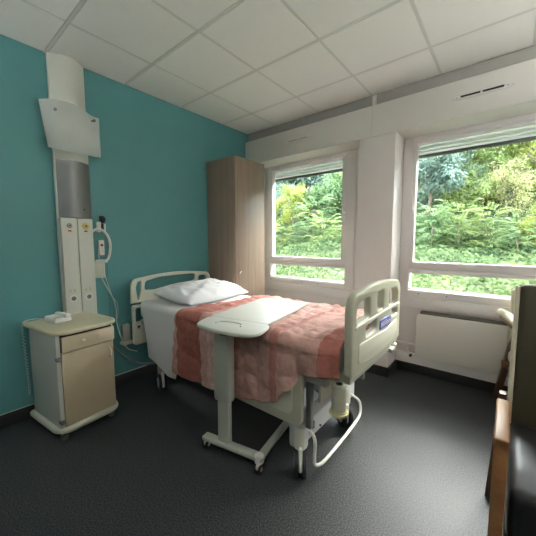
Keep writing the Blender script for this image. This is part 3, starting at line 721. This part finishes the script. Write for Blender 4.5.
# ------------------------------------------------------------------ armchairs
def armchair(loc,rz,label):
    a=empty('armchair',loc,rz,label,'armchair')
    # local: faces -y; x from 0 (left arm outer) to .64
    pad=[]
    bk=MB().box(.055,.60,-.03,.075,.44,1.16,.035,seg=4); bk=bk.build('backrest',M['olive'],a)
    bk.data.transform(Matrix.Translation((0,.0,.44))@Matrix.Rotation(R(-7),4,'X')@Matrix.Translation((0,0,-.44)))
    for xx in (.043,.593):
      e=MB().box(xx,xx+.019,-.036,.080,.455,1.150,.009,seg=3).build('side_panel',M['cream'],bk)
      e.data.transform(Matrix.Translation((0,.0,.44))@Matrix.Rotation(R(-7),4,'X')@Matrix.Translation((0,0,-.44)))
    MB().box(.055,.60,-.56,.0,.25,.475,.04,seg=4).build('seat',M['blackvinyl'],a)
    MB().box(.05,.605,-.54,-.02,.225,.285,.005).build('seat_frame',M['blackvinyl'],a)
    for x in (0,.60):
        MB().box(x,x+.048,-.56,-.20,.618,.652,.008,seg=3).build('armrest',M['armwood'],a)
        MB().box(x+.002,x+.046,-.555,-.505,0,.62,.005).build('leg',M['armwood'],a)
        l=MB().box(x+.008,x+.040,-.02,.03,0,.60,.005).build('leg',M['shadewood'],a)
        for v in l.data.vertices:
            if v.co.z<.3: v.co.x+=(-.03 if x<.3 else .03); v.co.y+=.02
        MB().box(x+.006,x+.042,-.52,.0,.30,.335,.004).build('side_stretcher',M['shadewood'],a)
    return a
armchair((2.832,-1.165,0),R(0),'khaki high-backed armchair, coloured as in shade, with a black seat and bare wooden arms at the right edge')
def armchair2(loc,rz,label):
    a=empty('armchair',loc,rz,label,'armchair')
    MB().box(.09,.55,.0,.10,.42,.98,.035,seg=4).build('backrest',M['cream'],a)
    MB().box(.08,.56,-.50,.02,.36,.47,.04,seg=4).build('seat',M['cream'],a)
    for x in (0,.58):
        MB().tube([(x+.035,.06,.765),(x+.035,-.02,.775),(x+.035,-.25,.775),(x+.035,-.40,.77),(x+.035,-.455,.745)],.034,14).build('arm_pad',M['cream'],a)
        MB().box(x+.015,x+.055,-.46,.04,.72,.745,.005).build('arm_rail',M['armwood'],a)
        l=MB().box(x+.012,x+.056,-.47,-.425,0,.73,.005).build('leg',M['armwood'],a)
        for v in l.data.vertices:
            if v.co.z<.3: v.co.x+=.14
        l=MB().box(x+.012,x+.056,.0,.045,0,.73,.005).build('leg',M['shadewood'],a)
        for v in l.data.vertices:
            if v.co.z<.3: v.co.y+=.03
            elif x<.3: v.co.x+=.11; v.co.y-=.01
        MB().box(x+.076,x+.112,-.43,.01,.30,.345,.004).build('side_stretcher',M['shadewood'],a)
    MB().box(.05,.59,-.46,-.42,.31,.36,.004).build('front_rail',M['armwood'],a); MB().box(.05,.59,.0,.04,.31,.36,.004).build('rear_rail',M['armwood'],a)
    return a
armchair2((2.80,.055,0),R(13),'cream padded-arm armchair by the radiator, mostly hidden behind the khaki one')

# ------------------------------------------------------------------ hillside and plants outside
def terr(x,y):
    h=.15+.26*(y-.6) if y<5 else 1.294+.62*(y-5)
    return h+.25*noise.noise(Vector((x*.35,y*.35,0)))*(min(1,max(0,(y-1)/2)))
b=bmesh.new(); nx,ny=60,50; G=[[b.verts.new((-16+34*i/nx,.45+15*j/ny,terr(-16+34*i/nx,.45+15*j/ny))) for j in range(ny+1)] for i in range(nx+1)]
for i in range(nx):
    for j in range(ny): b.faces.new((G[i][j],G[i+1][j],G[i+1][j+1],G[i][j+1])).smooth=True
me=bpy.data.meshes.new('hillside'); b.to_mesh(me); b.free(); hs=link('hillside',me,M['soil']); struct(hs)
def leaf(vs,fs,p,n,d,L,Wd):
    n=n.normalized(); d=(d-n*d.dot(n)); d=d.normalized() if d.length>1e-4 else Vector((1,0,0)); s=n.cross(d)
    k=len(vs); vs+= [p,p+d*L*.5+s*Wd*.5-n*L*.08,p+d*L-n*L*.12,p+d*L*.5-s*Wd*.5-n*L*.08]; fs.append((k,k+1,k+2,k+3))
def rv(rg): 
    while True:
        v=Vector((rg.uniform(-1,1),rg.uniform(-1,1),rg.uniform(-1,1)))
        if .01<v.length<1: return v.normalized()
def mesh_from(name,vs,fs,m):
    me=bpy.data.meshes.new(name); me.from_pydata([tuple(v) for v in vs],[],fs); me.materials.append(m); me.update(); return me
def crown_mesh(seed,n,L,m,rad=1.0,flat=.9,clumps=40):
    rg=random.Random(seed); vs=[];fs=[]
    cs=[]
    for k in range(clumps):
        d=rv(rg); r=rad*rg.uniform(.35,.95); cs.append((Vector((d.x*r,d.y*r,d.z*r*flat)),rg.uniform(.16,.34)*rad))
    for i in range(n):
        c,r=cs[i%clumps]; d=rv(rg); p=c+d*r*rg.uniform(.6,1)
        leaf(vs,fs,p,(d+Vector((0,0,.8))+rv(rg)*.7),rv(rg)+d*.6+Vector((0,0,-.4)),L*rg.uniform(.6,1.2),L*.5*rg.uniform(.7,1.1))
    return mesh_from('foliage',vs,fs,m)
def frond_mesh(seed,nf,m,flen=.75,ll=.115):
    rg=random.Random(seed); vs=[];fs=[]
    for k in range(nf):
        a=rg.uniform(0,2*PI); o=Vector((0,0,rg.uniform(-.6,.75))); el=rg.uniform(.15,.9)
        d=Vector((math.cos(a)*math.cos(el),math.sin(a)*math.cos(el),math.sin(el))); p=o+Vector((d.x,d.y,0))*rg.uniform(.05,.4); fl=flen*rg.uniform(.6,1.1)
        s=d.cross(Vector((0,0,1))).normalized()
        N=11
        for i in range(N):
            t=(i+1)/N; q=p+d*fl*t-Vector((0,0,1))*fl*.45*t*t; tg=(d-Vector((0,0,1))*.9*t).normalized(); nn=s.cross(tg)
            if nn.z<0: nn=-nn
            lw=ll*(1-.5*abs(t-.4))
            for sg in (1,-1): leaf(vs,fs,q,nn+s*sg*.25,s*sg+tg*.45-Vector((0,0,.25)),lw,lw*.30)
    return mesh_from('fronds',vs,fs,m)
CM={'mid':crown_mesh(1,6500,.11,M['leaf_mid']),'dark':crown_mesh(2,6500,.11,M['leaf_dark']),'yellow':crown_mesh(3,5200,.10,M['leaf_yellow'],clumps=34),
    'lime':crown_mesh(4,6500,.10,M['leaf_lime']),'brown':crown_mesh(5,4500,.09,M['leaf_brown'],clumps=50)}
FM={'lime':frond_mesh(11,90,M['leaf_lime']),'mid':frond_mesh(12,90,M['leaf_mid']),'yellow':frond_mesh(13,60,M['leaf_yellow'],.6,.10)}
def trunk(h,r,seed,root):
    rg=random.Random(seed); b=MB(); pts=[(0,0,-.3)]
    for k in range(1,6): pts.append((rg.uniform(-.08,.08)*k*.5,rg.uniform(-.08,.08)*k*.5,h*k/5))
    b.tube(pts,r,8,sub=3)
    for k in range(5):
        a=rg.uniform(0,2*PI); z=h*rg.uniform(.45,.9); b.tube([(0,0,z),(math.cos(a)*.25,math.sin(a)*.25,z+.25),(math.cos(a)*.45,math.sin(a)*.45,z+.45)],r*.35,6,sub=3)
    return b.build('trunk',M['bark'],root)
def tree(x,y,kind,r,hc,label,group=None,trunkr=.08,name='tree',extra=0):
    z=terr(x,y); t=empty(name,(x,y,z-.05),random.uniform(0,6),label,'tree' if name=='tree' else 'shrub',group)
    f=link('foliage',CM[kind],None,t); f.scale=(r,r,r*1.15); f.location=(0,0,hc)
    if trunkr: trunk(hc,trunkr,int(x*100+y*10),t)
    return t
def frondy(x,y,kind,s,label,group=None,h=.6):
    z=terr(x,y); t=empty('shrub',(x,y,z-.05),random.uniform(0,6),label,'shrub',group)
    f=link('fronds',FM[kind],None,t); f.scale=(s,s,s); f.location=(0,0,h*s)
    b=MB(); b.tube([(0,0,-.2),(.03,0,h*s*.6),(0,.02,h*s*1.3)],.02*s,6,sub=3); b.build('stem',M['bark'],t)
# seen through the narrow left window
G1='background trees outside the narrow left window'; G2='background trees outside the wide right window'
L1='dense leafy background tree behind the nearer ones outside the narrow left window'; L2='dense leafy background tree behind the nearer ones outside the wide right window'
#PLANTS
def plants():
    def T(x,y,kind,r,zc,label,group=None,tr=.05,name='tree'): tree(x,y,kind,r,zc-terr(x,y)+.05,label,group,tr,name)
    T(-3.3,5.9,'yellow',.72,2.75,'yellow-leaved tree in the left half of the narrow window',tr=.035)
    T(-2.65,6.3,'mid',.50,2.9,'slim vine-covered trunk in the middle of the narrow window',tr=.09)
    T(-1.75,6.6,'mid',.95,3.3,'leafy green tree at the upper right of the narrow window')
    T(-4.7,7.0,'dark',1.1,2.6,'dark green tree at the left edge of the narrow window')
    frondy(-2.0,5.2,'mid',.95,'big ferny shrub in the right half of the narrow window',h=.6)
    frondy(-2.9,4.7,'yellow',.7,'low yellow fern at the bottom middle of the narrow window',h=.35)
    frondy(-3.6,5.0,'lime',.7,'low lime fern in the lower left of the narrow window',h=.4)
    frondy(-1.3,4.6,'lime',.75,'low pale fern in the lower right corner of the narrow window',h=.35)
    for x,y,k,r,z in ((-7.2,9.6,'dark',1.7,3.0),(-5.0,9.2,'dark',1.6,4.6),(-4.6,9.9,'mid',1.5,2.6),(-3.0,9.4,'dark',1.7,3.6),(-1.3,9.2,'mid',1.7,3.4),(-6.3,12,'mid',2.0,6.2),(-3.2,12.2,'dark',2.1,6.6),(-.6,12,'mid',2.1,6.8)):
        T(x,y,k,r,z,L1,G1)
    T(1.05,6.2,'dark',1.0,3.35,'blue-green tree at the upper left of the wide window')
    T(2.35,7.0,'lime',1.05,4.0,'lime tree in the upper middle of the wide window')
    T(3.45,7.2,'yellow',1.1,3.6,'yellow-green tree at the upper right of the wide window')
    T(2.85,5.9,'brown',.62,2.65,'olive-brown bush with bare twigs in the right half of the wide window',tr=.02)
    T(2.0,6.3,'lime',.75,2.5,'round lime bush in the middle of the wide window',tr=.02,name='shrub')
    T(1.35,5.6,'mid',.6,1.7,'small green bush below the blue-green tree',tr=.02,name='shrub')
    frondy(1.45,4.6,'mid',.75,'broad ferny shrub in the left half of the wide window',h=.55)
    frondy(1.95,4.8,'lime',.75,'pale ferny shrub just right of the broad one in the wide window',h=.55)
    frondy(2.45,5.0,'lime',.7,'ferny lime shrub in the middle of the wide window',h=.5)
    frondy(2.95,4.6,'mid',.6,'ferny green shrub towards the right of the wide window',h=.45)
    T(3.4,5.0,'yellow',.45,1.7,'low yellow-green bush at the lower right of the wide window',tr=.02,name='shrub')
    for x,y,k,r,z in ((.3,9.2,'dark',1.6,3.4),(1.9,9.6,'mid',1.5,3.0),(3.6,9.8,'lime',1.6,3.2),(.6,10.2,'dark',1.7,5.6),(2.4,10.4,'lime',1.6,6.0),(4.4,10.4,'yellow',1.6,5.6),(1.2,12.6,'mid',2.0,8.0),(3.8,12.8,'lime',2.0,8.2),(5.6,8.6,'mid',1.5,3.4)):
        T(x,y,k,r,z,L2,G2)
plants()
# ground cover: ivy and low leaves over the slope
rg=random.Random(5); vs=[];fs=[]
for i in range(42000):
    y=.7+6.5*rg.random()**1.2; x=rg.uniform(-5.5,6.5)
    p=Vector((x,y,terr(x,y)+rg.random()*.30*(.5+noise.noise(Vector((x*1.3,y*1.3,3)))))); leaf(vs,fs,p,Vector((0,-.5,1))+rv(rg)*.8,rv(rg),.10*rg.uniform(.6,1.2),.06)
me=mesh_from('ground_cover',vs,fs,M['leaf_ivy']); o=bpy.data.objects.new('ivy_ground_cover',me); C.objects.link(o); tag(o,'low green ivy covering the slope outside both windows','ground cover',kind='stuff')

# ------------------------------------------------------------------ light
w=bpy.data.worlds.new('world'); bpy.context.scene.world=w; w.use_nodes=True; nt=w.node_tree
sky=nt.nodes.new('ShaderNodeTexSky'); sky.sky_type='NISHITA'; sky.sun_disc=False; sky.sun_elevation=R(50); sky.sun_rotation=R(20); sky.dust_density=3
bg=nt.nodes['Background']; mixc=nt.nodes.new('ShaderNodeMix'); mixc.data_type='RGBA'; mixc.inputs['Factor'].default_value=.75; mixc.inputs['B'].default_value=(1,1,1,1)
nt.links.new(sky.outputs[0],mixc.inputs['A']); nt.links.new(mixc.outputs['Result'],bg.inputs[0]); bg.inputs[1].default_value=4.0
def sun(name,rot,e,ang,col=(1,1,1)):
    l=bpy.data.lights.new(name,'SUN'); l.energy=e; l.angle=R(ang); l.color=col; o=bpy.data.objects.new(name,l); C.objects.link(o); o.rotation_euler=rot; return o
sun('sky_glow_sun',(R(-42),0,R(8)),9.0,42,(1,.99,.98))
E_UP=150
# unseen uplighters added as fill to brighten the ceiling, out of the frame
def fill_uplight(x,y,dx,dy,e,rot):
    t=empty('fill_uplighter',(x,y,1.95),rot,'added white fill uplighter on a wall out of view','fill light','added fill lights')
    MB().box(0,.12,-.45,.45,-.05,0,.006).box(0,.01,-.45,.45,0,.05,.003).box(.11,.12,-.45,.45,0,.04,.003).build('housing',M['plastic_w'],t)
    em=mat('fill_glow_%d'%int(e),(.9,.9,.9)); bs=em.node_tree.nodes['Principled BSDF']; bs.inputs['Emission Color'].default_value=(.97,.98,1,1); bs.inputs['Emission Strength'].default_value=e
    MB().cyl((.06,-.42,.018),(.06,.42,.018),.016,seg=12).build('fill_tube',em,t)
fill_uplight(XR,-1.5,0,0,E_UP*.85,PI)
fill_uplight(XR,-3.2,0,0,E_UP*.85,PI)
fill_uplight(1.0,YB,0,0,E_UP*.75,PI/2)


# ------------------------------------------------------------------ camera
yaw,pitch,roll,f=.6842,-.0909,-.0016,294.378
fw=Vector((-math.sin(yaw)*math.cos(pitch),math.cos(yaw)*math.cos(pitch),math.sin(pitch))); r=Vector((math.cos(yaw),math.sin(yaw),0)); u=r.cross(fw)
r2=math.cos(roll)*r+math.sin(roll)*u; u2=-math.sin(roll)*r+math.cos(roll)*u
cam=bpy.data.cameras.new('camera'); cam.sensor_width=36; cam.lens=f/536*36; cam.clip_start=.05
co=bpy.data.objects.new('camera',cam); C.objects.link(co)
mm=Matrix((r2,u2,-fw)).transposed().to_4x4(); mm.translation=Vector((2.8356,-3.0417,1.3726)); co.matrix_world=mm
sc=bpy.context.scene; sc.camera=co
sc.view_settings.view_transform='Standard'; sc.view_settings.look='None'; sc.view_settings.exposure=1.5; sc.view_settings.gamma=1
sc.cycles.max_bounces=12; sc.cycles.diffuse_bounces=8; sc.cycles.transparent_max_bounces=16
try: sc.cycles.use_denoising=True
except Exception: pass
